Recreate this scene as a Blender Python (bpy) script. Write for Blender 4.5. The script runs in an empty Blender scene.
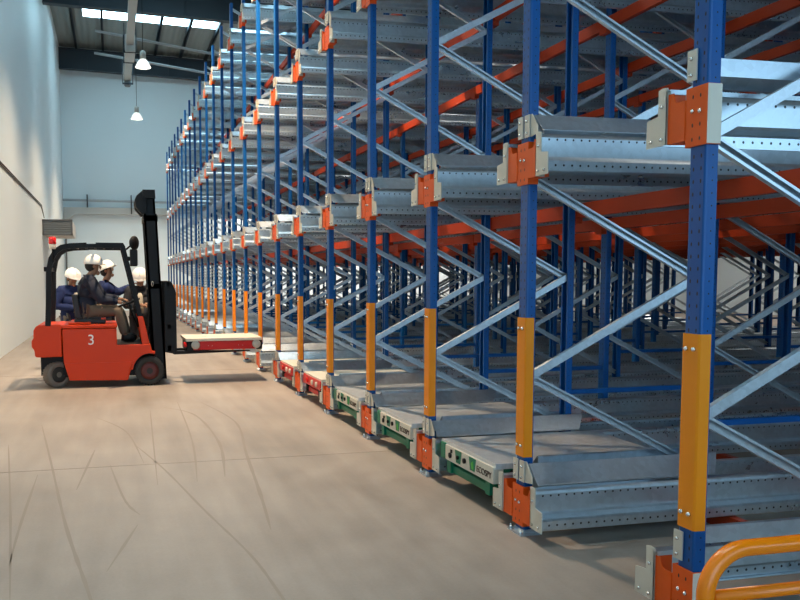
import bpy, math, random
from mathutils import Vector, Matrix
random.seed(7)
sc = bpy.context.scene
col = sc.collection
PI = math.pi

# ------------------------------------------------------------------ helpers
class MB:
    """collects geometry (world metres) and links it as one mesh object"""
    def __init__(self): self.v = []; self.f = []; self.m = []; self.cur = 0; self.smooth = set()
    def face(self, idx, smooth=False):
        if smooth: self.smooth.add(len(self.f))
        self.f.append(tuple(idx)); self.m.append(self.cur)
    def box(self, lo, hi):
        x0, y0, z0 = lo; x1, y1, z1 = hi; b = len(self.v)
        self.v += [(x0,y0,z0),(x1,y0,z0),(x1,y1,z0),(x0,y1,z0),(x0,y0,z1),(x1,y0,z1),(x1,y1,z1),(x0,y1,z1)]
        for q in ((0,3,2,1),(4,5,6,7),(0,1,5,4),(1,2,6,5),(2,3,7,6),(3,0,4,7)): self.face([b+i for i in q])
        return self
    def prism(self, pts, fn, a, b):
        """2-D outline pts swept from a to b; fn(u, v, t) -> xyz"""
        n = len(pts); s = len(self.v)
        self.v += [tuple(fn(p[0], p[1], a)) for p in pts] + [tuple(fn(p[0], p[1], b)) for p in pts]
        self.face([s+i for i in range(n)][::-1]); self.face([s+n+i for i in range(n)])
        for i in range(n):
            j = (i+1) % n; self.face((s+i, s+j, s+n+j, s+n+i))
        return self
    def tube(self, path, r, n=10, closed=False, smooth=True, sq=False, cap=True):
        path = [Vector(p) for p in path]; s = len(self.v); N = len(path)
        rr = r if isinstance(r, (list, tuple)) else [r]*N
        up = None; rings = []
        for i, p in enumerate(path):
            if closed: d = (path[(i+1) % N]-path[i-1])
            elif i == 0: d = path[1]-p
            elif i == N-1: d = p-path[i-1]
            else: d = (path[i+1]-p).normalized()+(p-path[i-1]).normalized()
            if d.length < 1e-9: d = Vector((0,0,1))
            d.normalize()
            if up is None:
                up = Vector((0,1,0)) if abs(d.y) < .9 else Vector((0,0,1))
            e1 = (up-d*up.dot(d)).normalized(); e2 = d.cross(e1); up = e1
            ring = []
            for k in range(n):
                a = 2*PI*k/n+(PI/n if sq else 0)
                q = p+(e1*math.cos(a)+e2*math.sin(a))*rr[i]
                self.v.append(tuple(q)); ring.append(len(self.v)-1)
            rings.append(ring)
        for i in range(N if closed else N-1):
            a, b = rings[i], rings[(i+1) % N]
            for k in range(n):
                self.face((a[k], a[(k+1) % n], b[(k+1) % n], b[k]), smooth and not sq)
        if not closed and cap:
            self.face(rings[0][::-1]); self.face(rings[-1])
        return self
    def lathe(self, prof, c, axis='z', n=24, smooth=True, rot=None):
        """prof: list of (r, h) ; axis direction"""
        s = len(self.v); c = Vector(c)
        M = rot if rot else (Matrix() if axis == 'z' else Matrix.Rotation(PI/2, 4, 'X') if axis == 'y' else Matrix.Rotation(PI/2, 4, 'Y'))
        for (r, h) in prof:
            for k in range(n):
                a = 2*PI*k/n
                self.v.append(tuple(c+(M @ Vector((r*math.cos(a), r*math.sin(a), h)))))
        for i in range(len(prof)-1):
            for k in range(n):
                a = s+i*n+k; b = s+i*n+(k+1) % n
                self.face((a, b, b+n, a+n), smooth)
        self.face([s+k for k in range(n)][::-1]); self.face([s+(len(prof)-1)*n+k for k in range(n)])
        return self
    def ball(self, c, r, n=12, sx=1, sy=1, sz=1):
        prof = [(max(.001, r*math.sin(PI*i/8)), -r*math.cos(PI*i/8)*sz) for i in range(9)]
        s = len(self.v); self.lathe(prof, (0,0,0), n=n)
        for i in range(s, len(self.v)):
            x, y, z = self.v[i]; self.v[i] = (x*sx+c[0], y*sy+c[1], z+c[2])
        return self
    def mesh(self, name, mats):
        me = bpy.data.meshes.new(name)
        me.from_pydata(self.v, [], self.f)
        for m in (mats if isinstance(mats, (list, tuple)) else [mats]): me.materials.append(m)
        for i, p in enumerate(me.polygons):
            p.material_index = self.m[i]; p.use_smooth = i in self.smooth
        me.update()
        import bmesh
        bm = bmesh.new(); bm.from_mesh(me); bmesh.ops.recalc_face_normals(bm, faces=bm.faces); bm.to_mesh(me); bm.free()
        return me
    def build(self, name, mats, parent=None, base=None, bevel=0):
        if base is not None: self.v = [(x-base[0], y-base[1], z-base[2]) for x, y, z in self.v]
        o = bpy.data.objects.new(name, self.mesh(name, mats)); col.objects.link(o)
        if parent: o.parent = parent
        elif base is not None: o.location = base
        if bevel:
            md = o.modifiers.new('bevel', 'BEVEL'); md.width = bevel; md.segments = 2; md.limit_method = 'ANGLE'
        return o

def tag(o, label, cat, group=None, kind=None):
    o['label'] = label; o['category'] = cat
    if group: o['group'] = group
    if kind: o['kind'] = kind
    return o
def empty(name, loc, label, cat, group=None, kind=None):
    o = bpy.data.objects.new(name, None); col.objects.link(o); o.location = loc; o.empty_display_size = .1
    return tag(o, label, cat, group, kind)
def structure(o):
    o['kind'] = 'structure'; return o
def copy_tree(o, parent=None):
    c = o.copy(); col.objects.link(c); c.parent = parent
    for ch in list(o.children): copy_tree(ch, c)
    return c
ORD = ['first','second','third','fourth','fifth','sixth','seventh','eighth','ninth','tenth','eleventh','twelfth','thirteenth','fourteenth',
       'fifteenth','sixteenth','seventeenth','eighteenth','nineteenth','twentieth','twenty-first','twenty-second','twenty-third','twenty-fourth']

# ------------------------------------------------------------------ materials
def mat(name, rgb, rough=.5, metal=0., emit=None, es=0.):
    m = bpy.data.materials.new(name); m.use_nodes = True
    b = m.node_tree.nodes['Principled BSDF']
    b.inputs['Base Color'].default_value = (*rgb, 1); b.inputs['Roughness'].default_value = rough; b.inputs['Metallic'].default_value = metal
    if emit: b.inputs['Emission Color'].default_value = (*emit, 1); b.inputs['Emission Strength'].default_value = es
    return m
class NT:
    def __init__(s, m): s.t = m.node_tree; s.n = s.t.nodes; s.b = s.n['Principled BSDF']
    def math(s, op, a, b=None, clamp=False):
        n = s.n.new('ShaderNodeMath'); n.operation = op; n.use_clamp = clamp
        for i, q in enumerate((a, b)):
            if q is None: continue
            if isinstance(q, (int, float)): n.inputs[i].default_value = q
            else: s.t.links.new(q, n.inputs[i])
        return n.outputs[0]
    def coord(s):
        n = s.n.new('ShaderNodeTexCoord'); return n.outputs['Object']
    def sep(s, v):
        n = s.n.new('ShaderNodeSeparateXYZ'); s.t.links.new(v, n.inputs[0]); return n.outputs
    def noise(s, v, scale, detail=3):
        n = s.n.new('ShaderNodeTexNoise'); n.inputs['Scale'].default_value = scale; n.inputs['Detail'].default_value = detail
        s.t.links.new(v, n.inputs['Vector']); return n.outputs['Fac']
    def mix(s, fac, a, b):
        n = s.n.new('ShaderNodeMix'); n.data_type = 'RGBA'
        if isinstance(fac, (int, float)): n.inputs[0].default_value = fac
        else: s.t.links.new(fac, n.inputs[0])
        for i, q in ((6, a), (7, b)):
            if isinstance(q, tuple): n.inputs[i].default_value = (*q, 1)
            else: s.t.links.new(q, n.inputs[i])
        return n.outputs[2]
    def ramp(s, fac, stops):
        n = s.n.new('ShaderNodeValToRGB'); s.t.links.new(fac, n.inputs[0])
        e = n.color_ramp.elements
        while len(e) < len(stops): e.new(.5)
        for i, (p, c) in enumerate(stops): e[i].position = p; e[i].color = (*c, 1)
        return n.outputs[0]
    def link(s, a, name): s.t.links.new(a, s.b.inputs[name])
    def bump(s, h, strength, dist=.01):
        n = s.n.new('ShaderNodeBump'); n.inputs['Strength'].default_value = strength; n.inputs['Distance'].default_value = dist
        s.t.links.new(h, n.inputs['Height']); s.t.links.new(n.outputs[0], s.b.inputs['Normal'])
    def dot(s, a, a0, ra, b, pitch, rb):
        """elliptic dots: coordinate a at a0, coordinate b repeating"""
        da = s.math('DIVIDE', s.math('SUBTRACT', a, a0), ra)
        fb = s.math('SUBTRACT', s.math('FRACT', s.math('DIVIDE', b, pitch)), .5)
        db = s.math('DIVIDE', fb, rb/pitch)
        d = s.math('ADD', s.math('MULTIPLY', da, da), s.math('MULTIPLY', db, db))
        return s.math('LESS_THAN', d, 1.)

def slotted(name, rgb, rough, metal=0., zp=.05, front=True):
    """paint with the punched slot columns of rack steel"""
    m = mat(name, rgb, rough, metal); N = NT(m); x, y, z = N.sep(N.coord())
    ay = N.math('ABSOLUTE', y)
    d1 = N.math('MULTIPLY', N.dot(ay, .021, .0042, z, zp, .0085), N.math('LESS_THAN', x, .006))
    d2 = N.math('MULTIPLY', N.dot(x, .032, .0032, z, zp, .0038), N.math('GREATER_THAN', ay, .0435))
    if not front: d2 = 0.
    d = N.math('MAXIMUM', d1, d2)
    n = N.noise(N.coord(), 9.)
    base = N.mix(n, rgb, tuple(c*.82 for c in rgb))
    N.link(N.mix(d, base, (.006,.008,.012)), 'Base Color')
    return m
def galv(name, rgb=(.54,.61,.66), rough=.30, metal=.9, holes=False, sc_=34):
    m = mat(name, rgb, rough, metal); N = NT(m); c = N.coord()
    v = N.n.new('ShaderNodeTexVoronoi'); v.inputs['Scale'].default_value = sc_; N.t.links.new(c, v.inputs['Vector'])
    sv = N.sep(v.outputs['Color'])
    big = N.noise(c, 2.3, 4)
    f = N.math('ADD', N.math('MULTIPLY', sv[0], .35), N.math('MULTIPLY', big, .75), clamp=True)
    base = N.mix(f, tuple(q*.78 for q in rgb), tuple(min(1, q*1.18) for q in rgb))
    N.link(N.math('ADD', N.math('MULTIPLY', f, .16), rough-.08), 'Roughness')
    N.bump(N.noise(c, 2.5, 1), .10, .004)
    if holes:
        x, y, z = N.sep(c); ay = N.math('ABSOLUTE', y)
        a = N.math('MULTIPLY', N.dot(z, .222, .0062, x, .049, .0060), N.math('GREATER_THAN', ay, .205))
        b = N.math('MULTIPLY', N.dot(z, .075, .0062, x, .049, .0060), N.math('GREATER_THAN', ay, .27))
        d = N.math('MAXIMUM', a, b)
        base = N.mix(d, base, (.012,.014,.018)); N.link(N.math('MULTIPLY', N.math('SUBTRACT', 1., d), metal), 'Metallic')
    N.link(base, 'Base Color')
    return m

M = {}
M['blue'] = slotted('rack blue paint', (.002,.082,.29), .34)
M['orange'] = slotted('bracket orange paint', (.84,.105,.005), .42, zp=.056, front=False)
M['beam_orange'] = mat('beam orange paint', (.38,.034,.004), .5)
M['guard_yellow'] = mat('post guard yellow', (.86,.25,.005), .38)
M['barrier_yellow'] = mat('barrier yellow paint', (.93,.22,.002), .24)
M['galv'] = galv('galvanised steel', holes=False)
M['rail'] = galv('galvanised rail steel', holes=True)
M['sheet'] = galv('galvanised guide sheet', (.58,.66,.73), .32, .9)
M['brace'] = galv('galvanised brace', (.55,.61,.66), .34, .8, sc_=60)
M['deck'] = galv('shuttle deck plate', (.62,.66,.68), .34, .6)
M['plate'] = mat('pale zinc plate', (.60,.57,.48), .45, .25)
M['bolt'] = mat('zinc bolt', (.75,.72,.66), .25, .9)
M['dark'] = mat('black steel', (.004,.004,.005), .55)
M['rubber'] = mat('tyre rubber', (.035,.034,.032), .8)
M['tread'] = mat('pale tyre tread', (.16,.14,.12), .9)  # paler rubber for the rear tyres
M['red'] = mat('truck red paint', (.62,.040,.002), .4)
M['darkred'] = mat('dark red hub', (.09,.012,.010), .5)
M['beacon'] = mat('red beacon lens', (.75,.02,.02), .2)
M['seat'] = mat('black vinyl', (.012,.012,.014), .5)
M['white'] = mat('white paint', (.85,.83,.80), .45)
M['helmet'] = mat('white helmet plastic', (.86,.84,.79), .3)
M['skin'] = mat('skin', (.33,.17,.10), .55)
M['hair'] = mat('dark hair', (.012,.010,.010), .7)
M['navy'] = mat('navy jacket', (.008,.013,.030), .85)
M['workblue'] = mat('blue work jacket', (.006,.018,.085), .9)
M['black'] = mat('black jacket', (.012,.013,.018), .85)
M['khaki'] = mat('brown trousers', (.13,.095,.065), .85)
M['greyt'] = mat('grey trousers', (.16,.15,.14), .85)
M['vest'] = mat('pale work shirt', (.42,.38,.30), .8)
M['darktr'] = mat('dark trousers', (.015,.016,.022), .85)
M['green'] = mat('shuttle green paint', (.008,.165,.085), .4)
M['lgreen'] = mat('light green print', (.06,.42,.05), .5)
M['panel'] = mat('cream panel', (.62,.58,.48), .45)
M['print'] = mat('dark brown print', (.05,.03,.02), .6)
M['sred'] = mat('shuttle red paint', (.55,.015,.012), .38)
M['cream'] = mat('cream deck paint', (.68,.59,.47), .45)
M['grey'] = mat('grey plastic', (.45,.43,.38), .5)
M['roofdark'] = mat('dark roof steel', (.030,.045,.060), .6)
M['duct'] = mat('painted pale duct', (.50,.50,.47), .5)
M['pipe'] = mat('pale grey pipe', (.42,.45,.47), .5)
M['wallpipe'] = mat('dark grey pipe', (.13,.13,.13), .5)
M['grille'] = mat('grey grille', (.26,.27,.27), .5)
M['unit'] = mat('heater casing', (.62,.60,.56), .5)
M['bulb'] = mat('lamp glow', (1,.95,.85), .5, 0, (1.,.93,.80), 40)
M['skylight'] = mat('translucent roof sheet', (.9,.95,1), .5, 0, (.50,.84,1.0), 12.0)
M['lampglass'] = mat('lamp reflector glass', (.80,.82,.82), .25, 0, (1,.95,.86), .8)

for q_ in ('blue','orange','beam_orange','guard_yellow','red','dark','rubber','sred','green'): M[q_].node_tree.nodes['Principled BSDF'].inputs['Specular IOR Level'].default_value = .28
def wallmat(name, rgb):
    m = mat(name, rgb, .55); N = NT(m); n = N.noise(N.coord(), .35, 4)
    N.link(N.mix(n, tuple(c*.93 for c in rgb), rgb), 'Base Color'); return m
M['wall'] = wallmat('painted wall panels', (.78,.87,.90))
M['roof'] = mat('roof sheet', (.22,.25,.24), .6)
N = NT(M['roof']); xx = N.sep(N.coord())
wv = N.math('SINE', N.math('MULTIPLY', xx[0], 2*PI/.25)); N.bump(wv, .5, .03)
# concrete
m = M['floor'] = mat('worn concrete', (.4,.37,.33), .5); N = NT(m); c = N.coord()
n1 = N.noise(c, .55, 5); n2 = N.noise(c, 4.5, 6); n3 = N.noise(c, 60, 3)
mp = N.n.new('ShaderNodeMapping'); mp.inputs['Scale'].default_value = (3.2, .35, 1); N.t.links.new(c, mp.inputs['Vector'])
n4 = N.noise(mp.outputs[0], 1.4, 5)
f = N.math('ADD', N.math('ADD', N.math('MULTIPLY', n1, .40), N.math('MULTIPLY', n2, .22)), N.math('ADD', N.math('MULTIPLY', n4, .30), N.math('MULTIPLY', n3, .08)))
N.link(N.ramp(f, [(.34, (.19,.157,.128)), (.5, (.285,.24,.20)), (.66, (.385,.33,.28))]), 'Base Color')
N.link(N.math('ADD', N.math('MULTIPLY', n2, .35), .38), 'Roughness'); N.bump(n2, .08, .01)
M['mark'] = mat('rubber tyre mark', (.235,.19,.152), .6)
M['mark2'] = mat('floor joint', (.23,.19,.155), .7)

# ------------------------------------------------------------------ dimensions
X0 = 2.30; Y1 = 4.1854; P = 1.4161; Y0 = Y1-P; NK = 23      # aisle line, pitch of the lanes
ZB = [.05, 2.015, 3.927, 5.862]                             # bracket bottoms of the four levels
ZT = 6.72; FD = 1.19; ROW = 2.42; NJ = 6
XEND = X0+ROW*(NJ-1)+FD+.12
HW = .05
YB = 38.0; XL = -2.10; XR = 24.0; YN = -5.0
def yk(k): return Y0+k*P+(0.034 if k == 0 else 0)

# ------------------------------------------------------------------ the hall
b = MB(); b.box((XL-.2, YN, -.2), (XR+.2, YB+.2, 0))
marks = [[(-.74,8.49),(-.51,6.62),(-.31,4.96),(-.13,3.75),(-.02,2.9)],[(.17,7.24),(.37,6.23),(.55,5.07),(.7,4.17),(.75,3.54),(.8,2.9)],
 [(1.01,9.6),(1.22,8.16),(1.08,6.59),(.97,5.34),(.89,4.57)],[(.74,9.67),(.69,7.34),(.58,5.8)],[(-.05,6.51),(.05,5.44),(.14,5.06)],
 [(-.95,7.53),(-.68,5.38),(-.5,3.84)],[(-.18,7.12),(-.28,5.78)],[(-.59,6.31),(-.58,5.03),(-.56,4.32)],[(.12,4.86),(-.06,4.1)],
 [(.39,9.15),(.29,5.78)],[(.55,9.3),(.85,8.7),(.92,7.2),(.80,5.9)],[(-.2,8.8),(.1,7.9),(.22,6.5)]]
def smooth_path(p, n=8):
    out = []
    for i in range(len(p)-1):
        p0 = p[max(0,i-1)]; p1 = p[i]; p2 = p[i+1]; p3 = p[min(len(p)-1,i+2)]
        for t in range(n):
            t /= n
            out.append(tuple(.5*((2*p1[a])+(-p0[a]+p2[a])*t+(2*p0[a]-5*p1[a]+4*p2[a]-p3[a])*t*t+(-p0[a]+3*p1[a]-3*p2[a]+p3[a])*t**3) for a in range(len(p1))))
    out.append(tuple(p[-1])); return out
b.cur = 1
for i, mk in enumerate(marks):
    sp = smooth_path(mk); w = (.010, .008, .012, .008)[i % 4]; s = len(b.v)
    for j, (x, y) in enumerate(sp):
        e = w*min(1, .25+min(j, len(sp)-1-j)/6)*(.75+.5*random.random())
        b.v += [(x-e, y, .0012), (x+e, y, .0012)]
    for j in range(len(sp)-1): b.face((s+2*j, s+2*j+1, s+2*j+3, s+2*j+2))
b.cur = 2
for y in (6.45, 12.9, 19.4, 25.8): b.box((XL, y-.006, -.001), (2.9, y+.006, .0010))
structure(b.build('floor', [M['floor'], M['mark'], M['mark2']]))

ZLW = 10.3
def zbot(x): return 10.80-.035*(x-XL)           # underside of the girders
def zroof(x): return zbot(x)+1.1
structure(MB().box((XL-.2, YN, 0), (XL, YB+.2, 12.4)).build('wall_left', M['wall']))
structure(MB().box((XL, YB, 0), (XR, YB+.2, 12.4)).build('wall_back', M['wall']))
structure(MB().box((XR, YN, 0), (XR+.2, YB+.2, 12.4)).build('wall_right', M['wall']))
structure(MB().box((XL-.2, YN-.2, 0), (XL+.3, YN, 12.4)).box((3.0, YN-.2, 0), (3.6, YN, 12.4)).box((12.5, YN-.2, 0), (XR+.2, YN, 12.4)).box((3.6, YN-.2, 0), (12.5, YN, 1.8)).box((3.6, YN-.2, 4.6), (12.5, YN, 12.4)).box((XL+.3, YN-.2, 5.6), (3.0, YN, 12.4)).build('wall_front', M['wall']))
# roof with sky-light strips across every bay
GY = [-2.3, 5.5, 13.3, 21.1, 28.9, 37.5]
strips = [(y+3.2, y+4.5) for y in GY[:5]]
XS = 4.5
b = MB(); prev = YN
rf = lambda u, v, t: (u, t, v)
def slab(y0, y1, x0=XL-.2, x1=XR+.2):
    b.prism([(x0, zroof(x0)), (x1, zroof(x1)), (x1, zroof(x1)+.12), (x0, zroof(x0)+.12)], rf, y0, y1)
for (a, c_) in strips:
    slab(prev, a); slab(a, c_, XL-.2, -.9); slab(a, c_, XS, XR+.2); prev = c_
slab(prev, YB+.2)
structure(b.build('ceiling', M['roof']))
for i, (a, c_) in enumerate(strips):
    b = MB(); b.prism([(-.9, zroof(-.9)), (XS, zroof(XS)), (XS, zroof(XS)+.03), (-.9, zroof(-.9)+.03)], rf, a, c_)
    structure(b.build('window_%d' % (i+1), M['skylight']))
# roof girders (I sections) and purlins
girder_words = ['nearest', 'second', 'third', 'fourth', 'fifth', 'rearmost']
for i, gy in enumerate(GY):
    b = MB()
    x0, x1 = XL, XR
    def fl(za, zb_, hw):
        b.prism([(x0, zbot(x0)+za), (x1, zbot(x1)+za), (x1, zbot(x1)+zb_), (x0, zbot(x0)+zb_)], rf, gy-hw, gy+hw)
    fl(0, .04, .15); fl(.04, .86, .02); fl(.86, .9, .15)
    x = XL+1.2
    while x < XR:
        b.prism([(x, zbot(x)+.04), (x+.02, zbot(x)+.04), (x+.02, zbot(x)+.86), (x, zbot(x)+.86)], rf, gy-.14, gy+.14); x += 3.6
    o = b.build('trim_%d' % (i+1), M['roofdark']); structure(o)
n = 0
x = XL+.75; b = MB()
while x < XR-.3:
    z = zroof(x)
    b.box((x-.03, YN, z-.20), (x+.03, YB, z-.0)); b.box((x-.03, YN, z-.2), (x+.07, YB, z-.185)); x += 1.15
o = b.build('trim_7', M['roofdark']); structure(o)

# ------------------------------------------------------------------ rack parts (meshes, frame-local: x into the rack)
def xy(u, v, t): return (u, v, t)
pro = [(.000,-.037),(.003,-.044),(.010,-.047),(.055,-.047),(.055,-.028),(.052,-.028),(.052,-.043),(.012,-.043),(.004,-.035),
       (.004,.035),(.012,.043),(.052,.043),(.052,.028),(.055,.028),(.055,.047),(.010,.047),(.003,.044),(.000,.037)]
upright_me = MB().prism(pro, xy, .012, ZT).mesh('upright', M['blue'])
b = MB(); b.box((-.035,-.075,0),(.095,.075,.010)); b.box((-.006,-.056,.010),(.07,.056,.028))
for sx in (-.022, .082):
    for sy in (-.058, .058): b.lathe([(.011,.010),(.011,.020),(.006,.020),(.006,.036)], (sx,sy,0), n=8)
foot_me = b.mesh('foot_plate', M['galv'])
# guard: folded C over the lower post
gp = [(-.007,-.043),(-.001,-.052),(.046,-.053),(.046,-.050),(.002,-.048),(-.003,-.041),(-.003,.041),(.002,.048),(.046,.050),(.046,.053),(-.001,.052),(-.007,.043)]
guard_me = MB().prism(gp, xy, .455, 1.262).mesh('post_guard', M['guard_yellow'])
b = MB()
b.lathe([(.001,-.012),(.007,-.011),(.010,-.006),(.010,0)], (-.007,0,0), axis='x', n=10)
bolt_me = b.mesh('bolt', M['bolt'])
# brace channels
FN = [.92+1.14*i for i in range(6)]; BN = [.35+1.14*i for i in range(6)]
def brace_mb(p, q, groove):
    p = Vector(p); q = Vector(q); d = (q-p).normalized(); n = Vector((-d.z, 0, d.x)); b = MB()
    w = .023
    if groove:
        ya, yb = .0, .027; l = .012; sec = [(-w+l,ya),(-w,ya),(-w,yb),(w,yb),(w,ya),(w-l,ya),(w-l,ya+.003),(w-.003,ya+.003),(w-.003,yb-.003),(-w+.003,yb-.003),(-w+.003,ya+.003),(-w+l,ya+.003)]
    else:
        ya, yb = -.026, -.001; sec = [(-w,yb),(-w,ya),(w,ya),(w,yb),(w-.003,yb),(w-.003,ya+.003),(-w+.003,ya+.003),(-w+.003,yb)]
    L = (q-p).length
    b.prism(sec, lambda u, v, t: tuple(p+d*t+n*u+Vector((0, v, 0))), -.012, L+.012)
    return b
brace_mes = []
for i in range(6):
    brace_mes.append(brace_mb((.045,0,FN[i]), (1.145,0,BN[i]), True).mesh('brace', M['brace']))
    if i < 5: brace_mes.append(brace_mb((.045,0,FN[i]), (1.145,0,BN[i+1]), False).mesh('brace', M['brace']))
# rail bracket: sleeve + two arms with a scooped top, pale stepped end plates
def bracket_me(sides):
    b = MB()
    yz = lambda u, v, t: (t, u, v)
    b.box((-.012,-.058,0),(-.004,.058,.235)); b.box((-.012,-.0605,0),(.052,-.055,.235)); b.box((-.012,.055,0),(.052,.0605,.235))
    for s in sides:
        arm = [(s*.062,.03),(s*.062,.192),(s*.105,.192)]
        for a in range(1, 7):
            t = PI/2*a/6; arm.append((s*(.105+.027*math.sin(t)), .192+.043*(1-math.cos(t))))
        arm += [(s*.160,.235),(s*.160,.03)]
        b.prism(arm, yz, -.016, -.010)
        b.prism([(s*.06,.03),(s*.06,.036),(s*.160,.036),(s*.160,.03)], yz, -.010, .06)
        b.prism([(s*.154,.03),(s*.154,.235),(s*.160,.235),(s*.160,.03)], yz, -.018, .06)
    return b
br2 = bracket_me((-1, 1)).mesh('rail_bracket', M['orange'])
brL = bracket_me((1,)).mesh('rail_bracket', M['orange'])      # arm only towards the far side
brR = bracket_me((-1,)).mesh('rail_bracket', M['orange'])
def endplate_me(s):
    yz = lambda u, v, t: (t, u, v)
    b = MB()
    b.prism([(s*.161,.03),(s*.161,.265),(s*.190,.268),(s*.215,.262),(s*.215,.156),(s*.286,.146),(s*.288,.03)], yz, -.024, -.018)
    b.box((-.024, min(s*.161, s*.167), .03), (.03, max(s*.161, s*.167), .25))
    b.cur = 1
    for (yy, zz) in ((.190,.19),(.190,.055),(.255,.055)):
        b.lathe([(.008,0),(.008,-.007),(.001,-.010)], (-.024, s*yy, zz), axis='x', n=8)
    return b.mesh('end_plate', [M['plate'], M['bolt']])
epP, epM = endplate_me(1), endplate_me(-1)
def guideplate_me(s):
    yz = lambda u, v, t: (t, u, v); b = MB()
    b.prism([(s*.010,.262),(s*.010,.385),(s*.062,.385),(s*.062,.262)], yz, -.010, -.004)
    if s < 0: b.prism([(s*.0575,.262),(s*.0575,.385),(s*.075,.385),(s*.14,.31),(s*.14,.272),(s*.075,.262)], yz, .0, .004)
    b.cur = 1
    for zz in (.285, .35): b.lathe([(.008,0),(.008,-.007),(.001,-.010)], (-.010, s*.038, zz), axis='x', n=8)
    return b.mesh('guide_plate', [M['plate'], M['bolt']])
gpP, gpM = guideplate_me(1), guideplate_me(-1)
b = MB(); b.lathe([(.009,0),(.009,-.006),(.002,-.010)], (-.012,0,0), axis='x', n=8); sleeve_bolt = b.mesh('bolt', M['bolt'])

def part(name, me, parent, loc=(0,0,0), rz=0):
    o = bpy.data.objects.new(name, me); col.objects.link(o); o.parent = parent; o.location = loc; o.rotation_euler = (0,0,rz); return o

rows = ['aisle row', 'second row in', 'third row in', 'fourth row in', 'fifth row in', 'sixth row in']
for j in range(NJ):
    for k in range(NK):
        if j == 0:
            lab = 'blue rack upright frame with yellow post guard, %s along the aisle from the near end' % ORD[k]
        else:
            lab = 'blue rack upright frame, %s from the aisle, %s from the near end' % (rows[j], ORD[k])
        fr = empty('rack_frame', (X0+ROW*j, yk(k), 0), lab, 'rack frame', 'blue upright frames of the pallet rack', 'thing')
        up = part('upright', upright_me, fr)
        part('foot_plate', foot_me, fr)
        u2 = part('upright', upright_me, fr, (FD,0,0), PI)
        part('foot_plate', foot_me, fr, (FD,0,0), PI)
        for me in brace_mes: part('brace', me, fr)
        if j == 0:
            g = part('post_guard', guard_me, fr)
            if k < 8:
                for z in (.52, 1.20):
                    for y in (-.022, .022): part('bolt', bolt_me, g, (0, y, z))
            sides = (1,) if k == 0 else (-1,) if k == NK-1 else (-1, 1)
            for L, zb in enumerate(ZB):
                br = part('rail_bracket', br2 if len(sides) == 2 else brL if sides[0] == 1 else brR, fr, (0,0,zb))
                for s in sides:
                    part('end_plate', epP if s > 0 else epM, br)
                    part('guide_plate', gpP if s > 0 else gpM, up, (0,0,zb))
                if k < 4:
                    for (yy, zz) in ((.021,.14),(-.021,.135)): part('bolt', sleeve_bolt, br, (0,yy,zz))
# cream layer painting glossy reflection onto the orange near-end brackets (no arm there)
for L, zb in enumerate(ZB):
    b = MB(); b.box((-.012, yk(0)-.064, zb+.002), (.051, yk(0)-.061, zb+.233))
    b.v = [(x+X0, y, z) for x, y, z in b.v]
    fr = [o for o in col.objects if o.name.startswith('rack_frame')][0]
    b.v = [(x-X0, y-yk(0), z) for x, y, z in b.v]
    o = b.build('side_glare', M['cream'], fr)

# ------------------------------------------------------------------ rails
def thick(pl, t):
    """closed outline round a polyline of sheet thickness t"""
    pl = [Vector(p) for p in pl]; nrm = []
    for i in range(len(pl)):
        d = Vector((0,0))
        if i > 0: d += (pl[i]-pl[i-1]).normalized()
        if i < len(pl)-1: d += (pl[i+1]-pl[i]).normalized()
        d.normalize(); nrm.append(Vector((-d.y, d.x)))
    return [tuple(p+n*t/2) for p, n in zip(pl, nrm)]+[tuple(p-n*t/2) for p, n in list(zip(pl, nrm))[::-1]]
def rail_me(s, x1):
    prof = [(.150,.236),(.150,.254),(.196,.254),(.207,.246),(.214,.232),(.214,.130),(.222,.118),(.276,.108),(.284,.098),(.284,.048),(.276,.043),(.262,.043)]
    pts = thick([(s*a, z) for a, z in prof], .0035)
    return MB().prism(pts, lambda u, v, t: (t, u, v), -.017, x1).mesh('pallet_rail', M['rail'])
def guide_me(s, x1, cut):
    prof = [(.078,.300),(.078,.372),(.088,.376),(.185,.278),(.200,.276)]
    pts = thick([(s*a, z) for a, z in prof], .003)
    b = MB(); n = len(pts)
    b.prism(pts, lambda u, v, t: (t, u, v), .008 if s < 0 else .16, x1)
    if cut:      # far end cut on the slant
        for i in range(n, 2*n):
            x, y, z = b.v[i]; b.v[i] = (x-(abs(y)-.078)*.0+(z-.27)*.9, y, z)
    return b.mesh('pallet_guide', M['sheet'])
XL_ = XEND-X0
rails = {s: rail_me(s, XL_) for s in (-1, 1)}
guides = {(s, lo): guide_me(s, 1.16 if lo else XL_-.05, lo) for s in (-1, 1) for lo in (True, False)}
lev = ['floor level', 'first raised level', 'second raised level', 'top level']
for L, zb in enumerate(ZB):
    for k in range(NK):
        for s in (-1, 1):
            if (k == 0 and s < 0) or (k == NK-1 and s > 0): continue
            o = bpy.data.objects.new('pallet_rail', rails[s]); col.objects.link(o); o.location = (X0, yk(k), zb)
            tag(o, 'galvanised pallet rail on the %s side of the %s aisle upright, %s' % ('far' if s > 0 else 'near', ORD[k], lev[L]), 'pallet rail', 'galvanised pallet rails of the rack', 'thing')
            part('pallet_guide', guides[(s, L == 0)], o)
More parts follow.
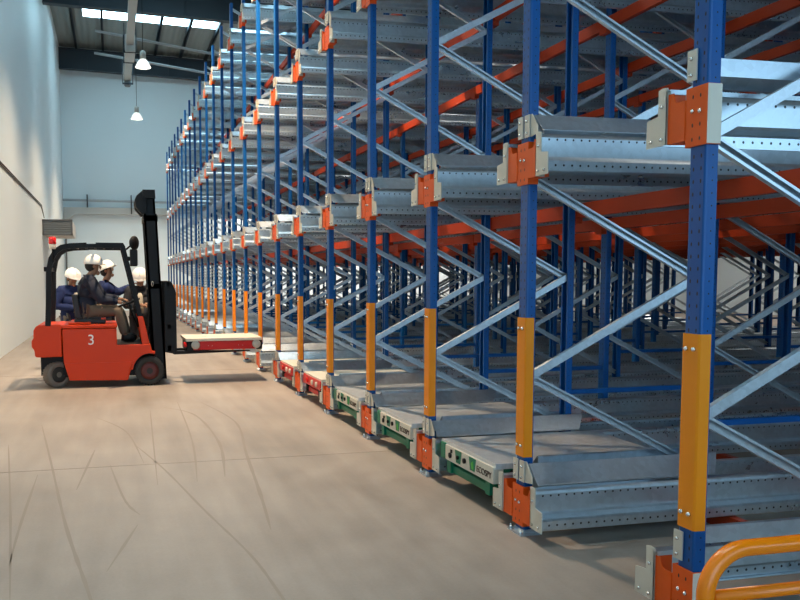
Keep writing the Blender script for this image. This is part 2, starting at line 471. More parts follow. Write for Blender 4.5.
# ------------------------------------------------------------------ orange cross beams on every interior post line
lines = [X0+FD+.004]
for j in range(1, NJ): lines += [X0+ROW*j-.056, X0+ROW*j+FD+.004]
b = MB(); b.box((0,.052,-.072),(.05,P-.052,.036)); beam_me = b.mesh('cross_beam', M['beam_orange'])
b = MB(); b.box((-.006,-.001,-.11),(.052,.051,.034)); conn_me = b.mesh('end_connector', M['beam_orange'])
cands = []
for li, x in enumerate(lines):
    for L, zb in enumerate(ZB):
        for k in range(NK-1):
            d = math.hypot(x, yk(k)+P/2)
            cands.append((d, li, L, k))
cands.sort(); near = cands[:296]; rest = cands[296:]
linew = ['first', 'second', 'third', 'fourth', 'fifth', 'sixth', 'seventh', 'eighth', 'ninth', 'tenth', 'eleventh']
for d, li, L, k in near:
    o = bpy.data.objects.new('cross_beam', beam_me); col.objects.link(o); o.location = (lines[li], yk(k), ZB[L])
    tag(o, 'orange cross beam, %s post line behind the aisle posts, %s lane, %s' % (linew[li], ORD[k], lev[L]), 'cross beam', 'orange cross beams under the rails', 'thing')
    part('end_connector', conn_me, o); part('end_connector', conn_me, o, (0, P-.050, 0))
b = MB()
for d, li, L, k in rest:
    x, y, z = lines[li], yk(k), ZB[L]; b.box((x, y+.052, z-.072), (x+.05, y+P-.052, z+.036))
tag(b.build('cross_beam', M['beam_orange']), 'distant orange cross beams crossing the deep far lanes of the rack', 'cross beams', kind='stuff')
# blue spacers tying one frame row to the next
b = MB(); b.box((0,-.02,-.018),(ROW-FD-.006,.02,.018)); sp_me = b.mesh('row_spacer', M['blue'])
for j in range(NJ-1):
    for k in range(NK):
        for z in (.59,):
            o = bpy.data.objects.new('row_spacer', sp_me); col.objects.link(o); o.location = (X0+ROW*j+FD+.003, yk(k), z)
            tag(o, 'low blue spacer bar behind the %s frame of the %s, seen between posts' % (ORD[k], rows[j].replace(' in', '')), 'spacer bar', 'blue spacer bars between frame rows', 'thing')

# ------------------------------------------------------------------ text
def text_mesh(txt, size, depth=.002):
    cu = bpy.data.curves.new('t', 'FONT'); cu.body = txt; cu.size = size; cu.extrude = depth; cu.align_x = 'CENTER'; cu.align_y = 'CENTER'
    o = bpy.data.objects.new('t', cu); col.objects.link(o); bpy.context.view_layer.update()
    me = bpy.data.meshes.new_from_object(o.evaluated_get(bpy.context.evaluated_depsgraph_get()))
    bpy.data.objects.remove(o); me.materials.clear(); return me

# ------------------------------------------------------------------ pallet shuttles parked in the first lanes
txt_me = text_mesh('ECOSPY', .058); txt_me.materials.append(M['print'])
def shuttle(k, colour, label):
    yc = yk(k)+P/2; base = (X0, yc, 0)
    zt = .335
    root = empty('pallet_shuttle', base, label, 'pallet shuttle', 'pallet shuttles parked in the floor lanes')
    green = colour == 'green'; body = M['green'] if green else M['sred']
    b = MB(); b.box((.06,-.36,.13),(1.15,.36,.30)); b.box((.02,-.34,.115),(.06,.34,.17)); b.build('chassis', body, root, bevel=.006)
    b = MB(); b.box((.0,-.405,.300),(1.22,.425,zt)) 
    for i in range(3):
        for y in (-.2, .12): b.box((.55+.18*i, y, zt-.001), (.60+.18*i, y+.006, zt+.001))
    b.build('deck', M['deck'] if green else M['panel'], root, bevel=.004)
    b = MB(); b.box((-.012,-.395,.205),(.06,.335,.312)); fp = b.build('front_panel', M['panel'] if green else M['sred'], root, bevel=.003)
    for y0, y1 in ((.340,.425),):
        MB().box((-.012,y0,.20),(.10,y1,.318)).build('bumper', body, root, bevel=.008)
    if green:
        for yc_ in (.115, -.105):
            b = MB(); b.prism([(yc_-.052,.308),(yc_+.052,.308),(yc_+.034,.222),(yc_-.034,.222)], lambda u, v, t: (t, u, v), -.0145, -.0125)
            b.build('green_mark', M['green'], fp)
        b = MB(); b.prism([(-.118,.29),(-.088,.27),(-.10,.235),(-.128,.232)], lambda u, v, t: (t, u, v), -.0165, -.0148); b.build('light_green_mark', M['lgreen'], fp)
        b = MB(); b.lathe([(.018,0),(.018,-.012),(.004,-.014)], (-.012, .012, .262), axis='x', n=14); b.build('button', M['dark'], fp)
        b = MB(); b.lathe([(.014,0),(.014,-.014),(.004,-.016)], (-.012, .115, .262), axis='x', n=14); b.build('button', M['dark'], fp)
        b = MB(); b.lathe([(.020,0),(.020,-.010),(.004,-.012)], (-.012, .245, .25), axis='x', n=14); b.box((-.020,.215,.272),(-.012,.235,.294)); b.build('key_switch', M['dark'], fp)
        t = bpy.data.objects.new('lettering', txt_me); col.objects.link(t); t.parent = fp; t.location = (-.0135, -.272, .252); t.rotation_euler = (PI/2, 0, -PI/2)
    else:
        for y in (-.25, -.05, .2):
            b = MB(); b.lathe([(.03,0),(.03,-.018),(.012,-.022)], (-.012, y, .26), axis='x', n=14); b.build('light', M['cream'] if y < 0 else M['beacon'], fp)
    for sx in (.16, 1.0):
        for s in (-1, 1):
            b = MB(); b.lathe([(.02,-.03),(.062,-.03),(.062,.03),(.02,.03)], (sx, s*.392, .225), axis='y', n=18); b.build('wheel', M['rubber'], root)
    for s in (-1, 1):
        b = MB(); b.box((.0, s*.30-.03, .115), (.05, s*.30+.03, .205)); b.build('sensor_box', M['dark'] if not green else M['green'], root)
    return root
shuttle(1, 'green', 'nearest of the green pallet shuttles with a cream lettered front')
shuttle(2, 'green', 'green pallet shuttle in the lane between the third and fourth aisle posts')
shuttle(3, 'green', 'farthest of the three green pallet shuttles, next to the red ones')
shuttle(4, 'red', 'red pallet shuttle parked beside the farthest green one')
shuttle(5, 'red', 'farther red pallet shuttle parked in the floor lane, nearest the forks')

# ------------------------------------------------------------------ tube barrier at the near corner
rt = empty('guard_barrier', (2.2, 2.45, 0), 'orange-yellow bent tube guard rail beside the nearest rack post', 'guard rail')
def w(p): return (p[0]-2.2, p[1]-2.45, p[2])
xs = 2.10; zt_ = .492; r = .17
path = [(xs,2.45,.012),(xs,2.45,zt_-r)]+[(xs+r-r*math.cos(a), 2.45, zt_-r+r*math.sin(a)) for a in [PI/2*i/20 for i in range(1, 21)]]+[(3.6,2.45,zt_)]
r2 = .13
path += [(3.6+r*math.sin(a), 2.45, zt_-r+r*math.cos(a)) for a in [PI/2*i/8 for i in range(1, 9)]]+[(3.6+r,2.45,.012)]
MB().tube([w(p) for p in path], .031, 20).build('hoop', M['barrier_yellow'], rt)
MB().tube([w((xs+.028,2.45,.318)), w((3.6+r-.028,2.45,.318))], .024, 16).build('middle_rail', M['barrier_yellow'], rt)
for x in (xs, 3.6+r):
    b = MB(); b.box((x-.07-2.2,-.07,0),(x+.07-2.2,.07,.012)); b.build('base_plate', M['barrier_yellow'], rt)

# ------------------------------------------------------------------ forklift
FB = (0, 11.75, 0)
fk = empty('forklift', FB, 'red electric counterbalance forklift numbered 3 carrying a pallet shuttle on its forks', 'forklift')
xz = lambda u, v, t: (u, t, v)
YA, YZ = 11.25, 12.25
b = MB(); b.prism([(-.68,.815),(-.67,.36),(-.60,.105),(.185,.085),(.25,.30),(.30,.385),(.36,.43),(.44,.452),(.53,.455),(.50,.583),(.045,.583),(.045,.815)], xz, YA, YZ)
ch = b.build('chassis', M['red'], fk, FB, bevel=.012)
b = MB(); b.prism([(-.655,.345),(-.595,.112),(.172,.092),(.232,.29),(.25,.345)], xz, YA-.012, YA+.01)
b.build('side_skirt', M['red'], ch, FB, bevel=.006)
b = MB(); b.prism([(-.655,.345),(-.595,.112),(.172,.092),(.232,.29),(.25,.345)], xz, YZ-.01, YZ+.012); b.build('side_skirt', M['red'], ch, FB, bevel=.006)
b = MB(); b.prism([(-.985,.875),(-1.03,.85),(-1.055,.80),(-1.06,.70),(-1.085,.66),(-1.085,.58),(-1.05,.53),(-1.045,.45),(-1.02,.435),(-.69,.435),(-.69,.875)], xz, YA+.01, YZ-.01)
b.build('counterweight', M['red'], fk, FB, bevel=.04)
b = MB(); b.box((-.695,YA-.008,.822),(.055,YZ+.008,.868)); b.box((-.60,YA+.05,.868),(-.30,YZ-.05,.895)); b.build('battery_cover', M['red'], fk, FB, bevel=.012)
b = MB(); b.box((-.98,YA+.14,.17),(-.62,YZ-.14,.44)); b.box((-.66,YA+.12,.14),(.60,YZ-.12,.40)); b.build('axle_housing', M['dark'], fk, FB)
b = MB()
for y0, y1 in ((YA+.01, YA+.07), (YZ-.07, YZ-.01)): b.prism([(.333,.975),(.408,.975),(.492,.583),(.388,.583)], xz, y0, y1)
b.build('front_cowl', M['red'], fk, FB, bevel=.01)
b = MB(); b.prism([(.36,.93),(.40,.93),(.47,.583),(.42,.583)], xz, YA+.07, YZ-.07); b.build('dash_panel', M['dark'], fk, FB)
b = MB(); b.box((.05,YA+.03,.583),(.40,YZ-.03,.592)); b.build('floor_mat', M['rubber'], fk, FB)
# fenders arching over the front wheels
for y0, y1 in ((YA-.004, YA+.20), (YZ-.20, YZ+.004)):
    pts = [(.487+.235*math.cos(a), .20+.255*math.sin(a)) for a in [PI*(.96-.56*i/9) for i in range(10)]]
    pts2 = [(.487+.262*math.cos(a), .20+.285*math.sin(a)) for a in [PI*(.40+.56*i/9) for i in range(10)]]
    MB().prism(pts+pts2, xz, y0, y1).build('fender', M['red'], fk, FB)
# seat
b = MB(); b.box((-.53,11.50,.868),(-.10,12.0,.935)); b.box((-.50,11.52,.93),(-.12,11.98,.965)); st = b.build('seat', M['seat'], fk, FB, bevel=.02)
b = MB(); b.prism([(-.52,.95),(-.42,.95),(-.48,1.28),(-.56,1.28)], xz, 11.53, 11.97); b.build('backrest', M['seat'], st, FB, bevel=.02)
# steering column and wheel
b = MB(); b.tube([(.36,11.72,.80),(.235,11.72,1.13)], .028, 12); stc = b.build('steering_column', M['dark'], fk, FB)
ax = Vector((-.125,0,.33)).normalized(); c0 = Vector((.225,11.72,1.15)); e1 = Vector((0,1,0)); e2 = ax.cross(e1)
b = MB(); b.tube([tuple(c0+e1*.16*math.cos(a)+e2*.16*math.sin(a)) for a in [2*PI*i/24 for i in range(24)]], .014, 8, closed=True)
for a in (0, 2*PI/3, 4*PI/3): b.tube([tuple(c0), tuple(c0+e1*.155*math.cos(a)+e2*.155*math.sin(a))], .010, 8)
b.build('steering_wheel', M['dark'], fk, FB)
b = MB()
for i in range(3): b.tube([(.34,11.45-.04*i,.86),(.27,11.45-.04*i,1.05)], .009, 8); b.ball((.27,11.45-.04*i,1.06), .018)
b.build('control_levers', M['dark'], fk, FB)
# overhead guard
gpath = [(-.865,.86),(-.845,1.25),(-.835,1.60),(-.80,1.77),(-.74,1.87),(-.66,1.925),(-.55,1.945)]
for i, y in enumerate((YA+.045, YZ-.045)):
    b = MB()
    b.tube([(x, y, z) for x, z in gpath]+[(-.33,y,1.955)], .050, 4, sq=True)
    b.tube([(-.34,y,1.948),(-.20,y,1.948)], .036, 4, sq=True)
    b.tube([(-.21,y,1.955),(.155,y,1.952)], .050, 4, sq=True)
    b.tube([(.13,y,1.975),(.155,y,1.93),(.395,y,.88)], .043, 4, sq=True)
    b.build('overhead_guard', M['dark'], fk, FB)
b = MB()
for i in range(7): b.box((-.62+.125*i,YA+.045,1.93),(-.59+.125*i,YZ-.045,1.96))
b.box((-.90,YA+.045,1.60),(-.82,YZ-.045,1.66)); b.build('guard_bars', M['dark'], fk, FB)
# beacon on the rear left corner
b = MB(); b.tube([(-.775,YA-.005,1.74),(-.775,YA-.005,1.93)], .012, 8); b.box((-.80,YA-.02,1.72),(-.75,YA+.04,1.75)); bc = b.build('beacon_stalk', M['dark'], fk, FB)
b = MB(); b.lathe([(.035,1.90),(.045,1.905),(.045,1.965),(.040,1.967)], (-.775,YA-.005,0), n=18); b.build('beacon_base', M['cream'], bc, FB)
b = MB(); b.lathe([(.045,1.967),(.050,1.975),(.048,2.05),(.030,2.065)], (-.775,YA-.005,0), n=18); b.build('beacon_lens', M['beacon'], bc, FB)
# mirror and work light on the front post
b = MB(); b.tube([(.20,YA+.03,1.90),(.28,YA-.03,1.97)], .012, 8)
b.lathe([(.02,-.035),(.075,-.03),(.095,-.008),(.095,.012),(.02,.02)], (.305,YA-.03,1.985), rot=Matrix.Rotation(math.radians(52), 4, 'Z') @ Matrix.Rotation(PI/2, 4, 'X'), n=20)
b.build('round_mirror', M['dark'], fk, FB)
b = MB(); b.box((.245,YA-.04,1.665),(.345,YA+.10,1.90)); b.box((.20,YA,1.74),(.25,YA+.05,1.80)); wl = b.build('work_light', M['dark'], fk, FB, bevel=.015)
b = MB(); b.box((.345,YA-.03,1.68),(.352,YA+.09,1.88)); b.build('lamp_lens', M['grille'], wl, FB)
# mast
def mx(z): return .64-.0435*(z-.1)      # centre line leans back
def mast_ch(y0, y1, z0, z1, wd, off=0):
    b = MB()
    def q(u, v, t): return (mx(v)+off+u, t, v)
    for ua, ub, ya, yb in ((-wd, wd, y0, y0+.018), (-wd, -wd+.03, y0, y1), (wd-.03, wd, y0, y1)):
        b.prism([(ua, z0), (ub, z0), (ub, z1), (ua, z1)], q, ya, yb)
    return b
for (a, c_) in ((11.42,11.50), (12.08,12.00)): mast_ch(a, c_, .07, 2.40, .090).build('mast_channel', M['dark'], fk, FB)
for (a, c_) in ((11.51,11.57), (11.99,11.93)): mast_ch(a, c_, .12, 2.72, .080).build('inner_mast_channel', M['dark'], fk, FB)
b = MB()
for z0, z1, d in ((2.62,2.735,.085),(2.30,2.38,.10),(1.35,1.42,.10),(.12,.26,.09)):
    b.prism([(-d, z0), (d, z0), (d, z1), (-d, z1)], lambda u, v, t: (mx(v)+u, t, v), 11.42, 12.08)
b.build('cross_member', M['dark'], fk, FB)
for ya_, yb_ in ((11.47,11.60),(11.90,12.03)):
    b = MB(); b.prism([(.425,2.40),(.34,2.50),(.33,2.60),(.36,2.66),(.43,2.72),(.50,2.735),(.50,2.40)], xz, ya_, yb_); b.build('chain_head', M['dark'], fk, FB, bevel=.01)
for y in (11.64, 11.86):
    b = MB(); b.tube([(mx(.2),y,.2),(mx(1.7),y,1.7)], .032, 12); b.tube([(mx(1.7),y,1.7),(mx(2.6),y,2.6)], .020, 12); b.build('lift_cylinder', M['dark'], fk, FB)
for y in (11.70, 11.80):
    b = MB(); b.box((0,0,0),(0,0,0)); b = MB(); b.prism([(.05,.5),(.062,.5),(.062,2.6),(.05,2.6)], lambda u, v, t: (mx(v)+u, t, v), y, y+.025); b.build('lift_chain', M['wallpipe'], fk, FB)
b = MB(); b.tube(smooth_path([(.47,11.60,.55),(.50,11.58,.75),(.56,11.56,1.1),(.55,11.55,1.6),(.50,11.56,2.3)]), .012, 8); b.build('hydraulic_hose', M['dark'], fk, FB)
b = MB(); b.lathe([(.05,-.06),(.05,.06)], (.42,11.34,.60), axis='y', n=14); b.build('tilt_pin', M['dark'], fk, FB)
# number-like maker's mark on the mast side: small pale oval ring
b = MB(); b.tube([(mx(1.42)-.03+.012*math.cos(a), 11.414, 1.42+.035*math.sin(a)) for a in [2*PI*i/16 for i in range(16)]], .0035, 6, closed=True); b.build('pale_oval_mark', M['cream'], fk, FB)
# carriage and load backrest
b = MB()
for y0, y1 in ((11.30,11.38),(11.71,11.79),(12.12,12.20)): b.prism([(.705,.46),(.80,.44),(.872,.47),(.872,1.30),(.82,1.43),(.79,1.462),(.705,1.462)], xz, y0, y1)
b.box((.735,11.30,.47),(.80,12.20,.56)); b.box((.735,11.30,.78),(.80,12.20,.86)); b.box((.74,11.30,1.38),(.79,12.20,1.455))
for i in range(6): b.box((.75,11.42+.13*i,.80),(.78,11.445+.13*i,1.42))
b.build('carriage', M['dark'], fk, FB, bevel=.008)
for y in (11.50, 11.94):
    b = MB(); b.prism([(.80,.86),(.845,.86),(.845,.455),(1.95,.438),(1.95,.428),(.85,.405),(.80,.43)], xz, y, y+.10); b.build('fork', M['dark'], fk, FB)
# wheels
def wheel(c, r, wd, rz, hub, rot0=0):
    R = Matrix.Rotation(rz, 4, 'Z') @ Matrix.Rotation(PI/2, 4, 'X')   # axis towards -y
    b = MB()
    b.lathe([(r*.62,-wd*.44),(r*.64,-wd*.5),(r*.90,-wd*.5),(r*.985,-wd*.42),(r,-wd*.3),(r,wd*.3),(r*.985,wd*.42),(r*.90,wd*.5),(r*.64,wd*.5),(r*.62,wd*.44)], c, rot=R, n=36)
    # tread blocks
    for i in range(30):
        a = 2*PI*i/30
        for s in (-1, 1):
            q = Vector(c)+(R @ Vector((r*1.0*math.cos(a), r*1.0*math.sin(a), s*wd*.24)))
            ta = R @ Vector((-math.sin(a), math.cos(a), 0)); tr = R @ Vector((math.cos(a), math.sin(a), 0)); tz = R @ Vector((0,0,1))
            n_ = len(b.v)
            for dz in (-.22, .22):
                for dt in (-.012, .012):
                    for dr in (-.004, .005): b.v.append(tuple(q+ta*dt+tr*dr+tz*(dz*wd)))
            for qd in ((0,1,3,2),(4,6,7,5),(0,4,5,1),(2,3,7,6),(1,5,7,3),(0,2,6,4)): b.face([n_+t for t in qd])
    o = b.build('wheel', M['rubber'] if hub == 'f' else M['tread'], fk, FB)
    b = MB(); b.lathe([(.01,-wd*.30),(r*.30,-wd*.30),(r*.34,-wd*.34),(r*.52,-wd*.30),(r*.61,-wd*.46),(r*.63,-wd*.46),(r*.63,wd*.46),(r*.3,wd*.46),(.01,wd*.4)], c, rot=R, n=28)
    for i in range(6):
        a = 2*PI*i/6; q = Vector(c)+(R @ Vector((r*.42*math.cos(a), r*.42*math.sin(a), 0)))
    b.build('hub', M['darkred'] if hub == 'f' else M['rubber'], o, FB)
    for i in range(6):
        a = 2*PI*i/6; bb = MB(); p0 = Vector(c)+(R @ Vector((r*.43*math.cos(a), r*.43*math.sin(a), -wd*.30))); p1 = Vector(c)+(R @ Vector((r*.43*math.cos(a), r*.43*math.sin(a), -wd*.42)))
        p0, p1 = (Vector(c)+(R @ Vector((r*.43*math.cos(a), r*.43*math.sin(a), wd*.25*s_))) for s_ in (1, 1.6))
        bb.tube([tuple(p0), tuple(p1)], .008, 6); bb.build('wheel_nut', M['wallpipe'], o, FB)
# R maps local z to -y after the X rotation, so positive h faces the camera
wheel((.487,11.345,.206), .200, .16, 0, 'f'); wheel((.487,12.155,.206), .200, .16, 0, 'f')
wheel((-.775,11.42,.181), .175, .15, math.radians(32), 'r'); wheel((-.775,12.08,.181), .175, .15, math.radians(32), 'r')
d3 = text_mesh('3', .20, .001); d3.materials.append(M['white'])
t = bpy.data.objects.new('number_marking', d3); col.objects.link(t); t.parent = fk; t.rotation_euler = (PI/2,0,0); t.location = (-.30, YA-.0015-FB[1], .655)
MB().box((-.16,11.35,.936),(-.10,11.42,.955)).build('latch', M['red'], fk, FB)

# carried shuttle
CB = (1.55, 11.78, 0)
cs = empty('pallet_shuttle', CB, 'red pallet shuttle with cream top carried on the forklift forks', 'pallet shuttle')
b = MB(); b.box((1.12,11.40,.47),(2.02,12.16,.60)); b.box((1.20,11.36,.478),(1.95,11.40,.595)); b.build('chassis', M['sred'], cs, CB, bevel=.006)
b = MB(); b.box((1.00,11.33,.600),(2.10,12.22,.640)); b.box((1.22,11.6,.640),(1.32,11.75,.645)); b.build('deck', M['cream'], cs, CB, bevel=.006)
for x in (1.14, 2.02):
    for y in (11.335, 12.165):
        b = MB(); b.lathe([(.02,-.022),(.055,-.022),(.060,-.012),(.060,.022),(.02,.022)], (x,y+.022*(1 if y < 12 else -1),.545), axis='y', n=18); b.build('wheel', M['grey'], cs, CB)
b = MB(); b.box((2.03,11.42,.46),(2.12,12.14,.598)); b.build('bumper', M['dark'], cs, CB, bevel=.012)
b = MB(); b.box((1.02,11.42,.452),(1.118,12.14,.598)); b.build('bumper', M['dark'], cs, CB, bevel=.012)
for y in (11.44, 11.52):
    b = MB(); b.lathe([(.03,0),(.038,-.01),(.038,-.03),(.01,-.035)], (1.018,y,.545), axis='x', n=14); b.build('warning_light', M['beacon'], cs, CB)
for x in (1.32, 1.38, 1.76, 1.82):
    b = MB(); b.lathe([(.006,0),(.006,.004),(.002,.006)], (x,11.360,.53), axis='y', n=8); b.build('bolt', M['bolt'], cs, CB)

# ------------------------------------------------------------------ people
def skin(name, verts, edges, mats, parent, base, sub=2, extra=None):
    me = bpy.data.meshes.new(name); me.from_pydata([tuple(Vector(v[:3])-Vector(base)) for v in verts], edges, []); 
    o = bpy.data.objects.new(name, me); col.objects.link(o)
    md = o.modifiers.new('s', 'SKIN'); md.use_smooth_shade = True
    for i, sv in enumerate(me.skin_vertices[0].data):
        r = verts[i][3]; sv.radius = (r, verts[i][4] if len(verts[i]) > 4 else r); sv.use_root = (i == 0)
    s2 = o.modifiers.new('u', 'SUBSURF'); s2.levels = s2.render_levels = sub
    bpy.context.view_layer.update()
    me2 = bpy.data.meshes.new_from_object(o.evaluated_get(bpy.context.evaluated_depsgraph_get()))
    bpy.data.objects.remove(o)
    me2.materials.clear()
    for m_ in mats: me2.materials.append(m_)
    import bmesh
    if extra:
        bm = bmesh.new(); bm.from_mesh(me2)
        em = extra.mesh('x', mats); em.transform(Matrix.Translation(-Vector(base))); bm.from_mesh(em); bm.to_mesh(me2); bm.free()
    for p in me2.polygons: p.use_smooth = True
    o = bpy.data.objects.new(name, me2); col.objects.link(o); o.parent = parent
    return o
def person(name, label, base, J, look, jacket, trousers, shirt=None, lean=None):
    """J: joints in world metres; look: unit vector of the face"""
    root = empty('person', base, label, 'person')
    V = lambda k: Vector(J[k])
    look = Vector(look).normalized(); upv = Vector((0,0,1)); upv = (upv-look*look.z*.7).normalized(); side = look.cross(upv).normalized()
    hd = V('head')
    vs = []; idx = {}; E = []
    def add(n, p, r, r2=None, to=None):
        idx[n] = len(vs); vs.append((*p, r) if r2 is None else (*p, r, r2))
        if to: E.append((idx[to], idx[n]))
    pel, ch, nk = V('pelvis'), V('chest'), V('neck')
    add('pelvis', pel, .12, .10); add('waist', pel.lerp(ch, .45), .10, .08, 'pelvis'); add('chest', ch, .105, .08, 'waist')
    add('neck', nk, .055, None, 'chest'); add('jaw', hd-upv*.07+look*.015, .060, .062, 'neck'); add('skull', hd+upv*.005, .080, .085, 'jaw'); add('crown', hd+upv*.065-look*.01, .062, .065, 'skull')
    for s in ('l', 'r'):
        add('sh'+s, V('sh'+s), .044, None, 'chest'); add('el'+s, V('el'+s), .034, None, 'sh'+s); add('wr'+s, V('wr'+s), .027, None, 'el'+s)
        hdv = (V('wr'+s)-V('el'+s)).normalized(); add('ha'+s, V('wr'+s)+hdv*.055, .034, .020, 'wr'+s)
        add('hi'+s, V('hi'+s), .085, None, 'pelvis'); add('kn'+s, V('kn'+s), .060, None, 'hi'+s); add('an'+s, V('an'+s), .040, None, 'kn'+s)
        add('to'+s, V('to'+s), .035, None, 'an'+s)
    ex = MB()
    # face: nose, ears, eyes, mouth
    ex.ball(tuple(hd+look*.094-upv*.014), .017, 8, sz=1.6); ex.ball(tuple(hd+look*.060-upv*.095), .030, 10)
    for s in (-1, 1): ex.ball(tuple(hd+side*.083*s-upv*.005), .020, 8, sz=1.4)
    ex.cur = 1
    for s in (-1, 1): ex.ball(tuple(hd+look*.080+side*.030*s+upv*.012), .009, 8)
    ex.tube([tuple(hd+look*.086+side*.022*s-upv*.055) for s in (-1, 0, 1)], .004, 6)
    ex.cur = 0
    # fingers
    for s in ('l', 'r'):
        h = Vector(vs[idx['ha'+s]][:3]); d = (h-V('wr'+s)).normalized(); acr = d.cross(Vector((0,0,1)));
        if acr.length < .1: acr = Vector((0,1,0))
        acr.normalize(); dn = d.cross(acr).normalized()
        if dn.z > 0: dn = -dn
        for i, (o_, ln) in enumerate(((-.027,.058),(-.009,.070),(.009,.066),(.026,.050))):
            p0 = h+acr*o_+d*.010; p1 = p0+d*ln*.55+dn*.004; p2 = p1+d*ln*.30+dn*ln*.30; p3 = p2+dn*ln*.28
            ex.tube([tuple(q) for q in (p0, p1, p2, p3)], [.0092,.0088,.008,.006], 8)
        p0 = h-d*.02-acr*.026; ex.tube([tuple(p0), tuple(p0-acr*.028+d*.018), tuple(p0-acr*.034+d*.045+dn*.012)], [.012,.011,.008], 8)
    skin('body', vs, E, [M['skin'], M['hair']], root, base, 2, ex)
    def cloth(nm, seq, mats, extra=None):
        cv = []; ce = []; ci = {}
        for a, p, r, to in seq:
            ci[a] = len(cv); cv.append((*p, *(r if isinstance(r, tuple) else (r, r))))
            if to: ce.append((ci[to], ci[a]))
        return skin(nm, cv, ce, mats, root, base, 2, extra)
    jk = [('b', pel-Vector((0,0,.05)), (.15,.135), None), ('p', pel+Vector((0,0,.03)), (.16,.14), 'b'), ('w', pel.lerp(ch, .45), (.155,.13), 'p'), ('c', ch, (.185,.145), 'w'), ('n', nk.lerp(ch, .05), (.088,.085), 'c')]
    for s in ('l', 'r'):
        jk += [('s'+s, V('sh'+s), .105, 'c'), ('e'+s, V('el'+s), .072, 's'+s), ('m'+s, V('el'+s).lerp(V('wr'+s), .55), .062, 'e'+s), ('w'+s, V('el'+s).lerp(V('wr'+s), .95), .042, 'm'+s)]
    fx = MB(); sdv = (V('shl')-V('shr')).normalized()
    for s in ('l', 'r'):
        fx.ball(tuple(V('sh'+s)-Vector((0,0,.01))), .088, 12); fx.ball(tuple(V('el'+s)), .056, 10)
        fx.tube([tuple(V('sh'+s)), tuple(V('sh'+s).lerp(V('el'+s), .5)), tuple(V('el'+s)), tuple(V('el'+s).lerp(V('wr'+s), .9))], [.080,.068,.056,.042], 14)
    q = [pel-Vector((0,0,.06)), pel.lerp(ch, .5), ch, ch.lerp(nk, .55), nk.lerp(ch, .1)]
    for a_, b_, ra, rb in ((0,1,.140,.135),(1,2,.135,.148),(2,3,.148,.115),(3,4,.115,.070)):
        for o__ in (-.045, 0, .045):
            if a_ == 3 and o__: continue
            fx.tube([tuple(q[a_]+sdv*o__), tuple(q[b_]+sdv*o__*(.4 if b_ == 3 else 1))], [ra, rb], 16)
    j_ = cloth('jacket', jk, [jacket], fx)
    tr = [('p', pel-Vector((0,0,.03)), (.135,.12), None)]
    for s in ('l', 'r'):
        tr += [('h'+s, V('hi'+s), .105, 'p'), ('k'+s, V('kn'+s), .080, 'h'+s), ('c'+s, V('kn'+s).lerp(V('an'+s), .5), .070, 'k'+s), ('a'+s, V('kn'+s).lerp(V('an'+s), .97), .062, 'c'+s)]
    cloth('trousers', tr, [trousers])
    for s in ('l', 'r'):
        a = V('an'+s); t_ = V('to'+s); zf = min(a.z, t_.z); b = MB(); d = (t_-a); d.z = 0; d.normalize()
        b.tube([tuple(a-d*.05+Vector((0,0,-.015))), tuple(a+Vector((0,0,-.02))), tuple(a.lerp(t_, .6)), tuple(t_+d*.02)], [.048,.055,.050,.034], 12)
        b.build('shoe', M['dark'], root, base)
    if shirt:
        f = ch+look*.115; b = MB(); lk = Vector((look.x, look.y, 0)).normalized(); sd = Vector((-lk.y, lk.x, 0))
        p_ = pel.lerp(ch, .2)
        b.tube([tuple(ch+lk*.118+Vector((0,0,.06))), tuple(ch+lk*.145), tuple(pel.lerp(ch, .5)+lk*.13), tuple(p_+lk*.13)], [.03,.052,.055,.05], 10)
        b.build('shirt_front', shirt, root, base)
    # hair cap and helmet
    ub = upv
    R = Matrix((( side.x, look.x, ub.x, 0), (side.y, look.y, ub.y, 0), (side.z, look.z, ub.z, 0), (0,0,0,1)))
    b = MB(); b.ball(tuple(hd-look*.034+upv*.008), .088, 14, sz=1.05); b.build('hair', M['hair'], root, base)
    b = MB(); prof = [(.136,.015),(.138,.021)]+[(.136*math.cos(a), .024+.132*math.sin(a)) for a in [PI/2*i/8 for i in range(1, 8)]]+[(.004,.158)]
    prof = [(.100,.020)]+prof
    b.lathe(prof, tuple(hd+upv*.01), rot=R, n=26)
    # brim peak and ridge
    pk = []
    for i in range(9):
        a = -PI*.42+PI*.84*i/8; pk.append(hd+upv*.030+side*math.sin(a)*.136+look*(math.cos(a)*.136+.045*math.cos(a)))
    s0 = len(b.v)
    for q in pk: b.v.append(tuple(q))
    for i in range(9):
        a = -PI*.42+PI*.84*i/8; b.v.append(tuple(hd+upv*.040+side*math.sin(a)*.130+look*math.cos(a)*.130))
    for i in range(9):
        a = -PI*.42+PI*.84*i/8; b.v.append(tuple(hd+upv*.022+side*math.sin(a)*.134+look*(math.cos(a)*.130)))
    for i in range(8):
        b.face((s0+i, s0+i+1, s0+10+i, s0+9+i), True); b.face((s0+i+1, s0+i, s0+18+i, s0+19+i), True)
    b.tube([tuple(hd+upv*(.034+.130*math.cos(a))+look*.130*math.sin(a)) for a in [-1.1+2.2*i/10 for i in range(11)]], .010, 6)
    b.build('hard_hat', M['helmet'], root, base)
    return root
